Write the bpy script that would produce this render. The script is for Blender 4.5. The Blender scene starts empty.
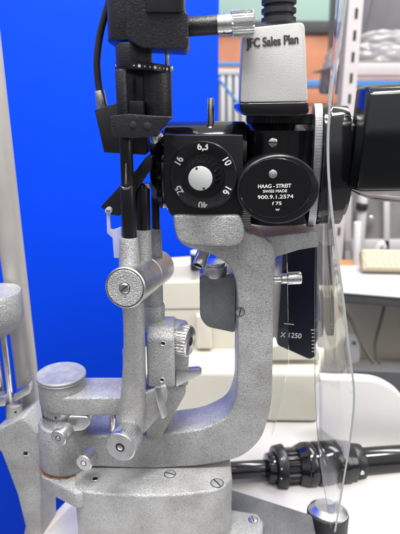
import bpy, bmesh, math, random
from mathutils import Vector, Matrix, noise
random.seed(7)
R = math.radians
sc = bpy.context.scene
col = sc.collection
MM = 0.001
# ------------------------------------------------------------------ camera geometry (mm)
F, PITCH, D = 520.0, R(17), 400.0
CAM = Vector((0, -D*math.cos(PITCH), D*math.sin(PITCH)))
FWD = Vector((0, math.cos(PITCH), -math.sin(PITCH)))
UP = Vector((0, math.sin(PITCH), math.cos(PITCH)))
RT = Vector((1, 0, 0))
def W(px, py, Y):
    """point (mm) in the upright plane at depth Y"""
    d = FWD*F + RT*(px-200) + UP*(267-py)
    return CAM + d*((Y-CAM.y)/d.y)
def WZ(px, py, z):
    d = FWD*F + RT*(px-200) + UP*(267-py)
    return CAM + d*((z-CAM.z)/d.z)
def S(px, py, Y):
    """mm per picture unit there"""
    return (W(px, py, Y)-CAM).dot(FWD)/F
# ------------------------------------------------------------------ materials
def newmat(name):
    m = bpy.data.materials.new(name); m.use_nodes = True
    nt = m.node_tree; b = nt.nodes['Principled BSDF']
    return m, nt, b
def mat(name, colr, rough=0.5, metal=0.0, bump=0.0, bscale=300, var=0.0, vscale=60, coat=0.0, rvar=0.0, aniso=None):
    m, nt, b = newmat(name)
    b.inputs['Base Color'].default_value = (*colr, 1); b.inputs['Roughness'].default_value = rough
    b.inputs['Metallic'].default_value = metal; b.inputs['Coat Weight'].default_value = coat
    tc = nt.nodes.new('ShaderNodeTexCoord'); L = nt.links.new
    if var > 0 or rvar > 0:
        mp = nt.nodes.new('ShaderNodeMapping'); L(tc.outputs['Object'], mp.inputs[0])
        if aniso: mp.inputs['Scale'].default_value = aniso
        n = nt.nodes.new('ShaderNodeTexNoise'); n.inputs['Scale'].default_value = vscale; n.inputs['Detail'].default_value = 5
        L(mp.outputs[0], n.inputs['Vector'])
        if var > 0:
            r = nt.nodes.new('ShaderNodeValToRGB')
            r.color_ramp.elements[0].position = .3; r.color_ramp.elements[1].position = .7
            r.color_ramp.elements[0].color = (*[max(0, c*(1-var)) for c in colr], 1)
            r.color_ramp.elements[1].color = (*[min(1, c*(1+var)) for c in colr], 1)
            L(n.outputs['Fac'], r.inputs[0]); L(r.outputs[0], b.inputs['Base Color'])
        if rvar > 0:
            mr = nt.nodes.new('ShaderNodeMapRange'); mr.inputs[1].default_value = .3; mr.inputs[2].default_value = .7
            mr.inputs[3].default_value = max(0.02, rough-rvar); mr.inputs[4].default_value = rough+rvar
            L(n.outputs['Fac'], mr.inputs[0]); L(mr.outputs[0], b.inputs['Roughness'])
    if bump > 0:
        n2 = nt.nodes.new('ShaderNodeTexNoise'); n2.inputs['Scale'].default_value = bscale; n2.inputs['Detail'].default_value = 2
        L(tc.outputs['Object'], n2.inputs['Vector'])
        bp = nt.nodes.new('ShaderNodeBump'); bp.inputs['Strength'].default_value = bump; bp.inputs['Distance'].default_value = .0006
        L(n2.outputs['Fac'], bp.inputs['Height']); L(bp.outputs[0], b.inputs['Normal'])
    return m
def hammer(name, light, dark, scale, metal, rough, bump, lo=.36, hi=.52, dist=.0004):
    """hammertone enamel: pale skin with darker pits of irregular size"""
    m, nt, b = newmat(name); L = nt.links.new
    tc = nt.nodes.new('ShaderNodeTexCoord')
    n = nt.nodes.new('ShaderNodeTexNoise'); n.inputs['Scale'].default_value = scale; n.inputs['Detail'].default_value = 2.5
    n.inputs['Roughness'].default_value = .55; n.inputs['Distortion'].default_value = .6
    L(tc.outputs['Object'], n.inputs['Vector'])
    r = nt.nodes.new('ShaderNodeValToRGB'); r.color_ramp.elements[0].position = lo; r.color_ramp.elements[1].position = hi
    r.color_ramp.elements[0].color = (*dark, 1); r.color_ramp.elements[1].color = (*light, 1)
    L(n.outputs['Fac'], r.inputs[0])
    w = nt.nodes.new('ShaderNodeTexNoise'); w.inputs['Scale'].default_value = 38; w.inputs['Detail'].default_value = 4
    L(tc.outputs['Object'], w.inputs['Vector'])
    r2 = nt.nodes.new('ShaderNodeValToRGB'); r2.color_ramp.elements[0].position = .3; r2.color_ramp.elements[1].position = .65
    r2.color_ramp.elements[0].color = (.70, .685, .67, 1); r2.color_ramp.elements[1].color = (1, 1, 1, 1)
    L(w.outputs['Fac'], r2.inputs[0])
    mx = nt.nodes.new('ShaderNodeMix'); mx.data_type = 'RGBA'; mx.blend_type = 'MULTIPLY'; mx.inputs[0].default_value = 1
    L(r.outputs[0], mx.inputs[6]); L(r2.outputs[0], mx.inputs[7]); L(mx.outputs[2], b.inputs['Base Color'])
    b.inputs['Metallic'].default_value = metal; b.inputs['Roughness'].default_value = rough
    bp = nt.nodes.new('ShaderNodeBump'); bp.inputs['Strength'].default_value = bump; bp.inputs['Distance'].default_value = dist
    L(n.outputs['Fac'], bp.inputs['Height']); L(bp.outputs[0], b.inputs['Normal'])
    return m
def clear(name, tint=(.98, 1, .99), ior=1.49, rough=0.0):
    m, nt, b = newmat(name)
    b.inputs['Base Color'].default_value = (*tint, 1); b.inputs['Roughness'].default_value = rough
    b.inputs['Transmission Weight'].default_value = 1; b.inputs['IOR'].default_value = ior
    return m
M = dict(
 grey=hammer('hammered grey enamel', (.53, .535, .545), (.31, .315, .32), 1150, .45, .32, 1.0, .33, .50, .0009),
 shade_grey=hammer('hammered grey enamel with painted shade', (.20, .205, .21), (.12, .125, .13), 1150, .3, .4, 1.0, .32, .5, .001),  # grey enamel darkened: the base plate's shade is in the colour
 dgrey=hammer('hammered slate enamel', (.28, .295, .315), (.20, .21, .225), 1150, .3, .4, 1.0, .32, .5, .0008),
 blackh=hammer('hammered black enamel', (.022, .023, .029), (.011, .011, .015), 1000, .0, .34, .9, .3, .6, .00035),
 black=mat('black satin paint', (.010, .010, .013), .32, 0, .08, 900, rvar=.08, vscale=90),
 gloss=mat('black gloss paint', (.005, .005, .007), .14, 0, .02, 400, coat=.4, rvar=.05, vscale=40),
 gloss2=mat('black moulded gloss', (.004, .005, .006), .16, 0, .03, 700, coat=0, rvar=.05, vscale=30),
 barrelm=mat('black turned lacquer', (.006, .006, .008), .22, 0, .0, 400, coat=.3, rvar=.08, vscale=120, aniso=(6, 6, .2)),
 rod=mat('blackened steel', (.012, .012, .015), .3, .3, .05, 900),
 chrome=mat('turned bright metal', (.78, .77, .76), .22, 1, .12, 1200, rvar=.1, vscale=200),
 alu=mat('satin aluminium', (.66, .66, .66), .34, 1, .15, 1400, var=.08, vscale=120, rvar=.08),
 disc=mat('worn polished disc', (.34, .35, .37), .45, .35, .05, 500, var=.1, vscale=150, rvar=.12),
 post=mat('painted warm silver tube', (.56, .53, .50), .38, .35, .06, 300, var=.06, vscale=40),
 white=mat('white print', (.85, .85, .85), .5),
 ink=mat('dark print', (.06, .06, .065), .6),
 dot=mat('pale engraved fill', (.8, .8, .76), .5),
 tickink=mat('engraved tick paint', (.015, .015, .015), .5),
 boxw=mat('pebbled warm white enamel', (.64, .63, .62), .5, 0, .3, 1300, var=.03, vscale=50),
 rubber=mat('black rubber', (.018, .018, .022), .5, 0, .1, 600),
 hole=mat('dark bore', (.012, .011, .01), .7),
 rust=mat('brown grease', (.16, .09, .05), .6, 0, .3, 800, var=.5, vscale=300),
 cap=mat('matt white cap', (.55, .57, .56), .5, 0, .1, 900),
 blue=mat('saturated blue laminate', (.0, .052, .72), .6, 0, .12, 25, var=.09, vscale=2.2),
 table=mat('white laminate', (.56, .545, .535), .3, 0, .02, 200, var=.03, vscale=14),
 edge=mat('pale pink edge band', (.74, .66, .62), .45),
 cream=mat('cream moulded plastic', (.64, .61, .53), .38, 0, .05, 500, var=.03, vscale=20),
 cream2=mat('glossy cream casing', (.60, .575, .50), .2, 0, .0, 500, var=.04, vscale=12),
 seam=mat('grey seam', (.25, .24, .21), .6),
 whitep=mat('white plastic', (.70, .685, .67), .3, 0, .02, 300),
 navy=mat('navy black plastic', (.003, .004, .016), .28, 0, .05, 900),
 mint=mat('mint painted wall', (.42, .60, .52), .7, var=.05, vscale=3),
 dark=mat('dark grey rail', (.06, .06, .065), .6, var=.15, vscale=12),
 orange=mat('terracotta board', (.62, .25, .13), .6, var=.15, vscale=9),
 bluestrip=mat('blue strip', (.08, .28, .62), .5),
 radi=mat('pale grey metal', (.56, .56, .56), .45, .1, var=.06, vscale=10),
 wallc=mat('warm grey wall', (.36, .34, .31), .8, var=.06, vscale=3),
 beige=mat('beige cabinet paint', (.52, .48, .39), .55, var=.05, vscale=6),
 rack=mat('cream rack steel', (.62, .58, .57), .45, .1, var=.04, vscale=20),
 bin=mat('grey bin plastic', (.17, .165, .18), .4, var=.15, vscale=9),
 cab=mat('grey machine', (.22, .21, .21), .5, var=.25, vscale=10),
 keys=mat('ivory keys', (.62, .56, .42), .5, var=.06, vscale=90),
 wood=mat('orange wood', (.58, .27, .10), .5, var=.3, vscale=30, aniso=(1, 8, 1)),
 paper=mat('white paper', (.52, .515, .53), .6, var=.04, vscale=30),
 cable=mat('grey cable', (.10, .095, .09), .5),
 floor=mat('grey floor', (.20, .20, .21), .6, var=.15, vscale=6),
 acryl=clear('clear acrylic', (.93, .95, .95)),
 sawn=mat('sawn acrylic edge', (.45, .46, .47), .3),
 kcase=mat('ivory keyboard case', (.46, .40, .28), .5),
 frost=clear('cloudy clear plastic', (.92, .94, .96), 1.45, .25),
)
M['blue'].node_tree.nodes['Principled BSDF'].inputs['Specular IOR Level'].default_value = .12
M['frost'].node_tree.nodes['Principled BSDF'].inputs['Transmission Weight'].default_value = .55
M['navy'].node_tree.nodes['Principled BSDF'].inputs['Specular IOR Level'].default_value = .3
# faint vertical drawing streaks and scuffs in the acrylic
nt = M['acryl'].node_tree; tc = nt.nodes.new('ShaderNodeTexCoord'); mp = nt.nodes.new('ShaderNodeMapping'); mp.inputs['Scale'].default_value = (10, 17, 1.2)
n = nt.nodes.new('ShaderNodeTexNoise'); n.inputs['Scale'].default_value = 1.6; n.inputs['Detail'].default_value = 1
bp = nt.nodes.new('ShaderNodeBump'); bp.inputs['Strength'].default_value = .3; bp.inputs['Distance'].default_value = .004
nt.links.new(tc.outputs['Object'], mp.inputs[0]); nt.links.new(mp.outputs[0], n.inputs['Vector']); nt.links.new(n.outputs['Fac'], bp.inputs['Height'])
nt.links.new(bp.outputs[0], nt.nodes['Principled BSDF'].inputs['Normal'])
# plastic wrap
m, nt, b = newmat('crinkled film'); b.inputs['Base Color'].default_value = (.62, .61, .63, 1); b.inputs['Roughness'].default_value = .25
b.inputs['Transmission Weight'].default_value = .6; M['film'] = m
# fine knurl for the joystick grip
m, nt, b = newmat('diamond knurled black'); b.inputs['Base Color'].default_value = (.02, .02, .024, 1); b.inputs['Roughness'].default_value = .4
tc = nt.nodes.new('ShaderNodeTexCoord'); vo = nt.nodes.new('ShaderNodeTexVoronoi'); vo.inputs['Scale'].default_value = 1100
bp = nt.nodes.new('ShaderNodeBump'); bp.inputs['Strength'].default_value = .8; bp.inputs['Distance'].default_value = .0005
nt.links.new(tc.outputs['Object'], vo.inputs['Vector']); nt.links.new(vo.outputs['Distance'], bp.inputs['Height']); nt.links.new(bp.outputs[0], b.inputs['Normal'])
M['knurl'] = m

# ------------------------------------------------------------------ mesh builder
def basis(ax):
    ax = Vector(ax).normalized()
    h = Vector((0, 0, 1)) if abs(ax.z) < .9 else Vector((1, 0, 0))
    u = h.cross(ax).normalized(); v = ax.cross(u).normalized()
    return ax, u, v
def roundpoly(pts, r, n=4):
    """round the corners of a 2-D outline; pts may carry their own radius as third value"""
    out = []; N = len(pts)
    for i in range(N):
        p = Vector(pts[i][:2]); a = Vector(pts[i-1][:2]); c = Vector(pts[(i+1) % N][:2])
        rr = pts[i][2] if len(pts[i]) > 2 else r
        la = (a-p).length; lc = (c-p).length
        t = min(rr, la*.45, lc*.45)
        if t < 1e-4: out.append(p); continue
        p0 = p+(a-p).normalized()*t; p1 = p+(c-p).normalized()*t
        for k in range(n+1):
            s = k/n; out.append(p0*(1-s)**2+p*2*s*(1-s)+p1*s*s)
    return out
def smooth_closed(pts, n=4):
    out = []; N = len(pts)
    for i in range(N):
        a, b_, c, d = [Vector(pts[(i+k-1) % N]) for k in range(4)]
        for k in range(n):
            t = k/n
            out.append(.5*((2*b_)+(-a+c)*t+(2*a-5*b_+4*c-d)*t*t+(-a+3*b_-3*c+d)*t**3))
    return out
def spline(pts, n=8):
    pts = [Vector(p) for p in pts]; P = [pts[0]*2-pts[1]]+pts+[pts[-1]*2-pts[-2]]; out = []
    for i in range(1, len(P)-2):
        a, b_, c, d = P[i-1:i+3]
        for k in range(n):
            t = k/n
            out.append(.5*((2*b_)+(-a+c)*t+(2*a-5*b_+4*c-d)*t*t+(-a+3*b_-3*c+d)*t**3))
    out.append(pts[-1]); return out
class MB:
    def __init__(s, name, m):
        s.name = name; s.bm = bmesh.new(); s.mats = [M[m]]; s.mi = 0
    def mat(s, m):
        if M[m] not in s.mats: s.mats.append(M[m])
        s.mi = s.mats.index(M[m]); return s
    def add(s, bm, bevel=0, seg=2, edges=None, ang=30):
        if bevel > 0:
            if edges is None:
                bmesh.ops.recalc_face_normals(bm, faces=bm.faces)
                edges = [e for e in bm.edges if len(e.link_faces) == 2 and e.calc_face_angle(0) > R(ang)]
            bmesh.ops.bevel(bm, geom=edges, offset=bevel, segments=seg, profile=.5, affect='EDGES', clamp_overlap=True)
        bmesh.ops.recalc_face_normals(bm, faces=bm.faces)
        for f in bm.faces: f.material_index = s.mi
        t = bpy.data.meshes.new('t'); bm.to_mesh(t); bm.free(); s.bm.from_mesh(t); bpy.data.meshes.remove(t)
        return s
    def extr(s, P, vec, bevel=0, seg=2, ang=30):
        """P: closed loop of 3-D points; extrude by vec"""
        bm = bmesh.new(); vec = Vector(vec)
        a = [bm.verts.new(p) for p in P]; b_ = [bm.verts.new(Vector(p)+vec) for p in P]
        bm.faces.new(a); bm.faces.new(b_[::-1]); n = len(P)
        for i in range(n): bm.faces.new((a[i], b_[i], b_[(i+1) % n], a[(i+1) % n]))
        return s.add(bm, bevel, seg, None, ang)
    def prism(s, pts, Yf, Yb, bevel=1, seg=2, r=0, n=4, ang=30, shear=0):
        p = roundpoly(pts, r, n) if r >= 0 else [Vector(q[:2]) for q in pts]
        return s.extr([W(q[0], q[1], Yf) for q in p], (shear, Yb-Yf, 0), bevel, seg, ang)
    def box(s, c, size, rot=(0, 0, 0), bevel=1, seg=2):
        bm = bmesh.new(); bmesh.ops.create_cube(bm, size=1)
        mt = Matrix.Translation(Vector(c)) @ Matrix.Rotation(rot[2], 4, 'Z') @ Matrix.Rotation(rot[1], 4, 'Y') @ Matrix.Rotation(rot[0], 4, 'X') @ Matrix.Diagonal((*size, 1))
        bmesh.ops.transform(bm, matrix=mt, verts=bm.verts)
        return s.add(bm, bevel, seg)
    def lathe(s, o, ax, prof, seg=64, teeth=0, depth=0, tr=None, ell=1.0):
        """prof: (t, r) list; teeth cut into the rings between t of tr"""
        bm = bmesh.new(); o = Vector(o); ax, u, v = basis(ax)
        if teeth: seg = teeth*4
        rings = []
        for t, r in prof:
            if r < 1e-6: rings.append([bm.verts.new(o+ax*t)]); continue
            ring = []
            for k in range(seg):
                a = 2*math.pi*k/seg; rr = r
                if teeth and tr and tr[0]-1e-6 <= t <= tr[1]+1e-6 and k % 4 in (0, 1): rr = r-depth
                ring.append(bm.verts.new(o+ax*t+(u*math.cos(a)*ell+v*math.sin(a))*rr))
            rings.append(ring)
        for A, B in zip(rings, rings[1:]):
            if len(A) == 1 and len(B) == 1: continue
            for k in range(seg):
                k2 = (k+1) % seg
                if len(A) == 1: bm.faces.new((A[0], B[k], B[k2]))
                elif len(B) == 1: bm.faces.new((A[k], A[k2], B[0]))
                else: bm.faces.new((A[k], A[k2], B[k2], B[k]))
        return s.add(bm)
    def cyl(s, p0, p1, r0, r1=None, b=.6, seg=64, teeth=0, depth=0, ell=1.0):
        p0 = Vector(p0); p1 = Vector(p1); L = (p1-p0).length; r1 = r0 if r1 is None else r1
        b = min(b, L*.45, r0*.45, r1*.45)
        pr = [(0, 0), (0, r0-b), (b*.3, r0-b*.3), (b, r0), (L-b, r1), (L-b*.3, r1-b*.3), (L, r1-b), (L, 0)]
        return s.lathe(p0, p1-p0, pr, seg, teeth, depth, (b, L-b), ell)
    def tube(s, pts, r, seg=16, n=8):
        P = spline(pts, n); bm = bmesh.new(); rings = []; u = None
        for i, p in enumerate(P):
            t = (P[min(i+1, len(P)-1)]-P[max(i-1, 0)]).normalized()
            if u is None: u = basis(t)[1]
            u = (u-t*u.dot(t)).normalized(); v = t.cross(u)
            rings.append([bm.verts.new(p+(u*math.cos(2*math.pi*k/seg)+v*math.sin(2*math.pi*k/seg))*r) for k in range(seg)])
        for A, B in zip(rings, rings[1:]):
            for k in range(seg): bm.faces.new((A[k], A[(k+1) % seg], B[(k+1) % seg], B[k]))
        bm.faces.new(rings[0][::-1]); bm.faces.new(rings[-1])
        return s.add(bm)
    def loft(s, secs, e=2.6, seg=48, n=5, ax2=None):
        """secs: (centre, half width X, half depth Y) stacked, superelliptic, smooth between"""
        c = spline([q[0] for q in secs], n); h = spline([Vector((q[1], q[2], 0)) for q in secs], n)
        bm = bmesh.new(); rings = []
        for p, q in zip(c, h):
            ring = []
            for k in range(seg):
                a = 2*math.pi*k/seg; ca, sa = math.cos(a), math.sin(a)
                x = math.copysign(abs(ca)**(2/e), ca)*q.x; y = math.copysign(abs(sa)**(2/e), sa)*q.y
                ring.append(bm.verts.new(p+(Vector((x, y, 0)) if ax2 is None else ax2[0]*x+ax2[1]*y)))
            rings.append(ring)
        for A, B in zip(rings, rings[1:]):
            for k in range(seg): bm.faces.new((A[k], A[(k+1) % seg], B[(k+1) % seg], B[k]))
        bm.faces.new(rings[0][::-1]); bm.faces.new(rings[-1])
        ed = [e_ for e_ in bm.edges if e_.verts[0] in rings[0] and e_.verts[1] in rings[0] or e_.verts[0] in rings[-1] and e_.verts[1] in rings[-1]]
        return s.add(bm, 1.2, 3, ed)
    def text(s, body, c, h, rot=0, yaw=0, sx=1.0, thick=.12, bold=0.0, normal=None, align='CENTER'):
        """raised print facing -Y; rot is clockwise seen from the front, c in mm, h = cap height mm"""
        cu = bpy.data.curves.new('t', 'FONT'); cu.body = body; cu.size = 1; cu.align_x = align; cu.align_y = 'CENTER'
        cu.extrude = .02; cu.offset = bold; cu.resolution_u = 4
        ob = bpy.data.objects.new('t', cu); col.objects.link(ob)
        dg = bpy.context.evaluated_depsgraph_get(); me = bpy.data.meshes.new_from_object(ob.evaluated_get(dg))
        bpy.data.objects.remove(ob); bpy.data.curves.remove(cu)
        k = h/.69
        mt = Matrix.Translation(Vector(c)) @ Matrix.Rotation(yaw, 4, 'Z') @ Matrix.Rotation(rot, 4, 'Y') @ Matrix.Rotation(R(90), 4, 'X') @ Matrix.Diagonal((k*sx, k, thick/.04, 1))
        me.transform(mt); bm = bmesh.new(); bm.from_mesh(me); bpy.data.meshes.remove(me)
        for f in bm.faces: f.material_index = s.mi
        t = bpy.data.meshes.new('t'); bm.to_mesh(t); bm.free(); s.bm.from_mesh(t); bpy.data.meshes.remove(t)
        return s
    def build(s, parent=None, ang=38, flat=False):
        me = bpy.data.meshes.new(s.name)
        xs = [v.co for v in s.bm.verts]
        lo = Vector([min(v[i] for v in xs) for i in range(3)]); hi = Vector([max(v[i] for v in xs) for i in range(3)])
        c = (lo+hi)/2
        for v in s.bm.verts: v.co = (v.co-c)*MM
        for f in s.bm.faces: f.smooth = not flat
        s.bm.to_mesh(me); s.bm.free()
        for m_ in s.mats: me.materials.append(m_)
        if not flat: me.set_sharp_from_angle(angle=R(ang))
        o = bpy.data.objects.new(s.name, me); col.objects.link(o)
        w = c*MM; o['w'] = tuple(w)
        if parent:
            o.parent = parent; o.location = w-Vector(parent['w'])
        else: o.location = w
        return o
def thing(name, loc, label, cat, group=None):
    o = bpy.data.objects.new(name, None); col.objects.link(o); o.location = Vector(loc)*MM; o['w'] = tuple(Vector(loc)*MM)
    o.empty_display_size = .02
    return tag(o, label, cat, group)
def tag(o, label, cat, group=None, kind=None):
    o['label'] = label; o['category'] = cat
    if group: o['group'] = group
    if kind: o['kind'] = kind
    return o
def struct(o, label=None, cat=None):
    o['kind'] = 'structure'
    if label: o['label'] = label; o['category'] = cat
    return o
def screw(c, ax, r, ang, parent, m='chrome', proud=.5):
    ax_, u, v = basis(ax); c = Vector(c)
    q = MB('screw', m); q.lathe(c-ax_*1.5, ax_, [(0, 0), (0, r), (1.5+proud*.4, r), (1.5+proud, r*.8), (1.5+proud, 0)], 40)
    q.mat('hole'); d = u*math.cos(ang)+v*math.sin(ang); e = ax_.cross(d)
    P = [c+ax_*(proud-.4)+d*r*.95*a+e*r*.13*b_ for a, b_ in ((-1, -1), (1, -1), (1, 1), (-1, 1))]
    q.extr(P, ax_*.46); q.mat('hole'); q.lathe(c-ax_*.2, ax_, [(0, 0), (0, r*1.16), (.25, r*1.16), (.25, 0)], 40)
    return q.build(parent)
def bore(c, ax, r, parent, m='chrome'):
    """countersunk hole: bright rim, dark middle"""
    q = MB('screw_hole', m); ax_ = Vector(ax).normalized(); c = Vector(c)
    q.lathe(c-ax_, ax_, [(0, 0), (0, r), (1.15, r), (1.4, r*.85), (.95, r*.66), (.95, 0)], 32); q.mat('hole'); q.lathe(c-ax_*.45, ax_, [(0, 0), (0, r*.66), (.47, r*.66), (.47, 0)], 24)
    return q.build(parent)

TZ = -270.0   # table top
# =================================================================== THE SLIT LAMP
SL = thing('slit_lamp', (0, 0, TZ), 'grey hammered-metal slit lamp microscope with black optics standing in the middle of the picture', 'slit lamp')

# ---- base cover
q = MB('base_cover', 'grey')
zt = W(150, 491, -46).z
P = [W(74, 484, -40), W(82, 484, -46), W(110, 484, -50), W(150, 484, -51), W(190, 484, -49), W(222, 484, -42), W(232, 484, -30)]
loop = [Vector((p.x, p.y, zt)) for p in spline(P, 4)]
loop += [Vector((26, -8, zt)), Vector((22, 26, zt)), Vector((-98, 26, zt)), Vector((loop[0].x-4, -20, zt))]
q.extr(loop, (0, 0, TZ+2-zt), 6.0, 6, 35)
base = q.build(SL)
q = MB('base_wing', 'grey')   # stepped ledge under the pivot drum
zw = W(60, 478, -30).z
a = [Vector((p.x, p.y, zw)) for p in (WZ(41, 476, zw), WZ(76, 494, zw), WZ(110, 484, zw), WZ(110, 464, zw), WZ(41, 462, zw))]
q.extr(a, (0, 0, -15), 2.2, 3)
q.mat('rust'); dc = W(62, 470, -12)
q.lathe((W(61.5, 373, -10).x-2.5, -10, zw-.2), (0, 0, 1), [(0, 0), (0, 22.2), (.5, 21.9), (.5, 0)], 64)
wing = q.build(SL)
screw(W(217, 483, -36)*1.0 if False else Vector((WZ(217, 483, zt).x, WZ(217, 483, zt).y, zt)), (0, 0, 1), 4.6, R(35), base, 'disc')
p = WZ(170, 474, zt); screw((p.x, p.y, zt), (0, 0, 1), 4.3, R(70), base, 'disc')
p = WZ(95, 478.5, zt+.1); bore((p.x, p.y, zt+.1), (0, 0, 1), 3.2, base)
q = MB('base_foot', 'grey')
zf = W(240, 513, -10).z
a = [WZ(226, 508, zf), WZ(258, 513, zf), WZ(264, 522, zf), WZ(260, 560, zf), WZ(226, 560, zf)]
q.extr([Vector((v.x, v.y, zf)) for v in a][::-1], (0, 0, TZ+2-zf), 2.5, 3)
foot = q.build(SL)
p = WZ(253, 519.5, zf); screw((p.x, p.y, zf), (0, 0, 1), 3.6, R(10), foot)
q = MB('base_plate', 'shade_grey')
zp = zf-9
a = [WZ(200, 483, zp), WZ(233, 489, zp), WZ(312, 514, zp), WZ(322, 560, zp), WZ(200, 560, zp)]
q.extr([Vector((v.x, v.y, zp)) for v in a][::-1], (0, 0, TZ+1-zp), 2.5, 3)
q.build(SL)
# ---- joystick
js = MB('joystick', 'knurl')
b0 = W(323, 560, 4); t0 = W(328, 511, 12)
ax = (t0-b0).normalized(); L = (t0-b0).length; rj = 20.5*S(328, 515, 10)
js.lathe(b0, ax, [(0, 0), (0, rj*.8), (L*.3, rj*1.02), (L-1.5, rj), (L, rj*.93), (L, 0)], 96)
jo = js.build(SL)
q = MB('joystick_cap', 'alu'); q.lathe(b0+ax*L, ax, [(-.5, 0), (-.5, rj*.95), (1.2, rj*.93), (4.5, rj*.70), (5.2, rj*.66), (5.0, rj*.5), (5.3, 0)], 80); q.build(jo)

# ---- pivot drum
Yd = -10.0
def drum(py, Y=Yd): return W(61.5, py, Y)
c_top = WZ(61, 373, W(61, 373, Yd).z)
zc = c_top.z; dx = c_top.x
def zat(py): return W(61, py, Yd-18).z   # heights read on the drum's front line
rd = 23.2*S(61, 380, Yd)
q = MB('pivot_drum', 'grey')
zs = [zc-3.5, zat(413), zat(432), zat(470)]
q.cyl((dx, Yd, zs[0]), (dx, Yd, zs[1]), rd-.2, b=.5)
q.cyl((dx-1.5, Yd, zs[2]), (dx-2.5, Yd, zw+.3), rd+1.2, rd+2.4, b=2.5)
dr = q.build(SL)
q = MB('drum_cap', 'disc'); q.lathe((dx, Yd, zs[0]-.3), (0, 0, 1), [(0, 0), (0, rd+.4), (.8, rd+.8), (1.2, rd+.3), (1.6, rd+.3), (2.0, rd+.9), (3.2, rd+.9), (4.0, rd+.2), (4.0, rd-2), (3.7, rd-2.6), (3.7, 0)], 80)
q.mat('disc')
for k in range(6):
    a_ = k*math.pi/3+.4; q.lathe((dx+8*math.cos(a_), Yd+8*math.sin(a_), zs[0]+3.35), (0, 0, 1), [(0, 0), (0, 1.3), (.15, 1.2), (.15, 0)], 16)
q.build(dr)
q = MB('scale_band', 'alu'); q.cyl((dx, Yd, zs[2]-.2), (dx, Yd, zs[1]+.2), rd-.7, b=.3)
q.mat('tickink')
for k in range(-9, 12):
    a_ = R(-96+k*5); h_ = 4.6 if k % 5 == 0 else 2.6
    cx, cy = dx+(rd-.65)*math.cos(a_), Yd+(rd-.65)*math.sin(a_)
    q.box((cx, cy, (zs[1]+zs[2])/2+1.2), (.45, .35, h_), (0, 0, a_+math.pi/2), 0)
a_ = R(-96); q.lathe((dx+(rd-.8)*math.cos(a_), Yd+(rd-.8)*math.sin(a_), (zs[1]+zs[2])/2+4.4), (math.cos(a_), math.sin(a_), 0), [(0, 0), (0, 1.0), (.4, .9), (.4, 0)], 16)
q.build(dr)
# clamp lug on the band
q = MB('clamp_lug', 'alu'); q.prism([(68, 416), (88, 417), (91, 424), (84, 431), (72, 432), (66, 428)], Yd-19, Yd-2, 1.2, 3, r=3); q.build(dr)
def knob(name, face, r, d, L, parent, teeth=30, capm='alu', Y=-36, hub=True):
    f = W(*face, Y); r = r*S(*face, Y); d = Vector(d).normalized()
    k = MB(name, 'alu')
    k.lathe(f, d, [(0, 0), (0, r*.90), (.7, r), (L*.28, r), (L*.28, r*.95), (L*.34, r*.95)], 64)
    k.lathe(f, d, [(L*.3, r*.6), (L*.3, r*.97), (L*.96, r*.97), (L, r*.9), (L, 0)], teeth=teeth, depth=.35, tr=(L*.3, L*.96))
    k.mat('hole'); k.lathe(f-d*.15, d, [(0, 0), (0, r*.34), (.3, r*.34), (.3, 0)], 32)
    k.mat('chrome'); k.lathe(f-d*.3, d, [(0, 0), (0, r*.24), (.3, r*.27), (.6, 0)], 32)
    return k.build(parent)
knob('clamp_knob', (58, 438.5), 8.6, (.32, 1, .0), 13, dr, 34, Y=-46)
knob('clamp_knob', (83.5, 463.5), 8.8, (.32, 1, .0), 12, dr, 34, Y=-44)

# ---- microscope arm (the J-shaped casting)
q = MB('microscope_arm', 'grey')
out = [(66, 434, 0), (100, 436, 0), (160, 435, 8), (205, 429, 14), (230, 416, 14), (237, 396, 10), (238, 300, 8), (236, 280, 10), (228, 264, 10), (213, 255, 6), (186, 247, 4),
       (177, 240, 8), (174, 226, 6), (176, 218, 4), (240, 218, 2), (246, 232, 4), (262, 237, 3), (275, 246, 6), (274, 300, 8), (272, 405, 14), (262, 440, 16), (242, 458, 16), (205, 466, 16), (150, 469, 8), (66, 466, 0)]
q.prism(out, -20, 14, 3.2, 4, r=6, n=5)
arm = q.build(SL)
q = MB('arm_head', 'grey')
q.prism([(173, 215.5, 3), (240, 215.5, 3), (245, 228, 5), (243, 243, 7), (232, 247.5, 6), (188, 245, 9), (178, 240, 8), (174, 228, 5)], -30, 20, 3.5, 4, r=4)
hd = q.build(SL)
screw(W(240, 312, -20.2), (0, -1, 0), 3.1, R(80), arm, 'alu', .2)
# bracket to the right
q = MB('support_bracket', 'grey')
q.prism([(248, 240), (262, 237), (300, 233), (318, 232), (319, 247), (300, 250), (280, 256), (262, 262), (248, 262)], -12, 24, 1.6, 3, r=2)
q.build(SL)
# chrome knob at the post's side plus the slim clamp bar
q = MB('guard_knob', 'chrome')
kc = W(272, 279, -2); s_ = S(272, 279, -2)
q.cyl(kc, kc+Vector((9*s_, 0, 0)), 3.4*s_, b=.3); q.cyl(kc+Vector((9*s_, 0, 0)), kc+Vector((15*s_, 0, .4)), 5.2*s_, b=.6); q.cyl(kc+Vector((15*s_, 0, .4)), kc+Vector((29*s_, 0, 1)), 6.6*s_, b=.9)
q.build(SL)
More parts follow.
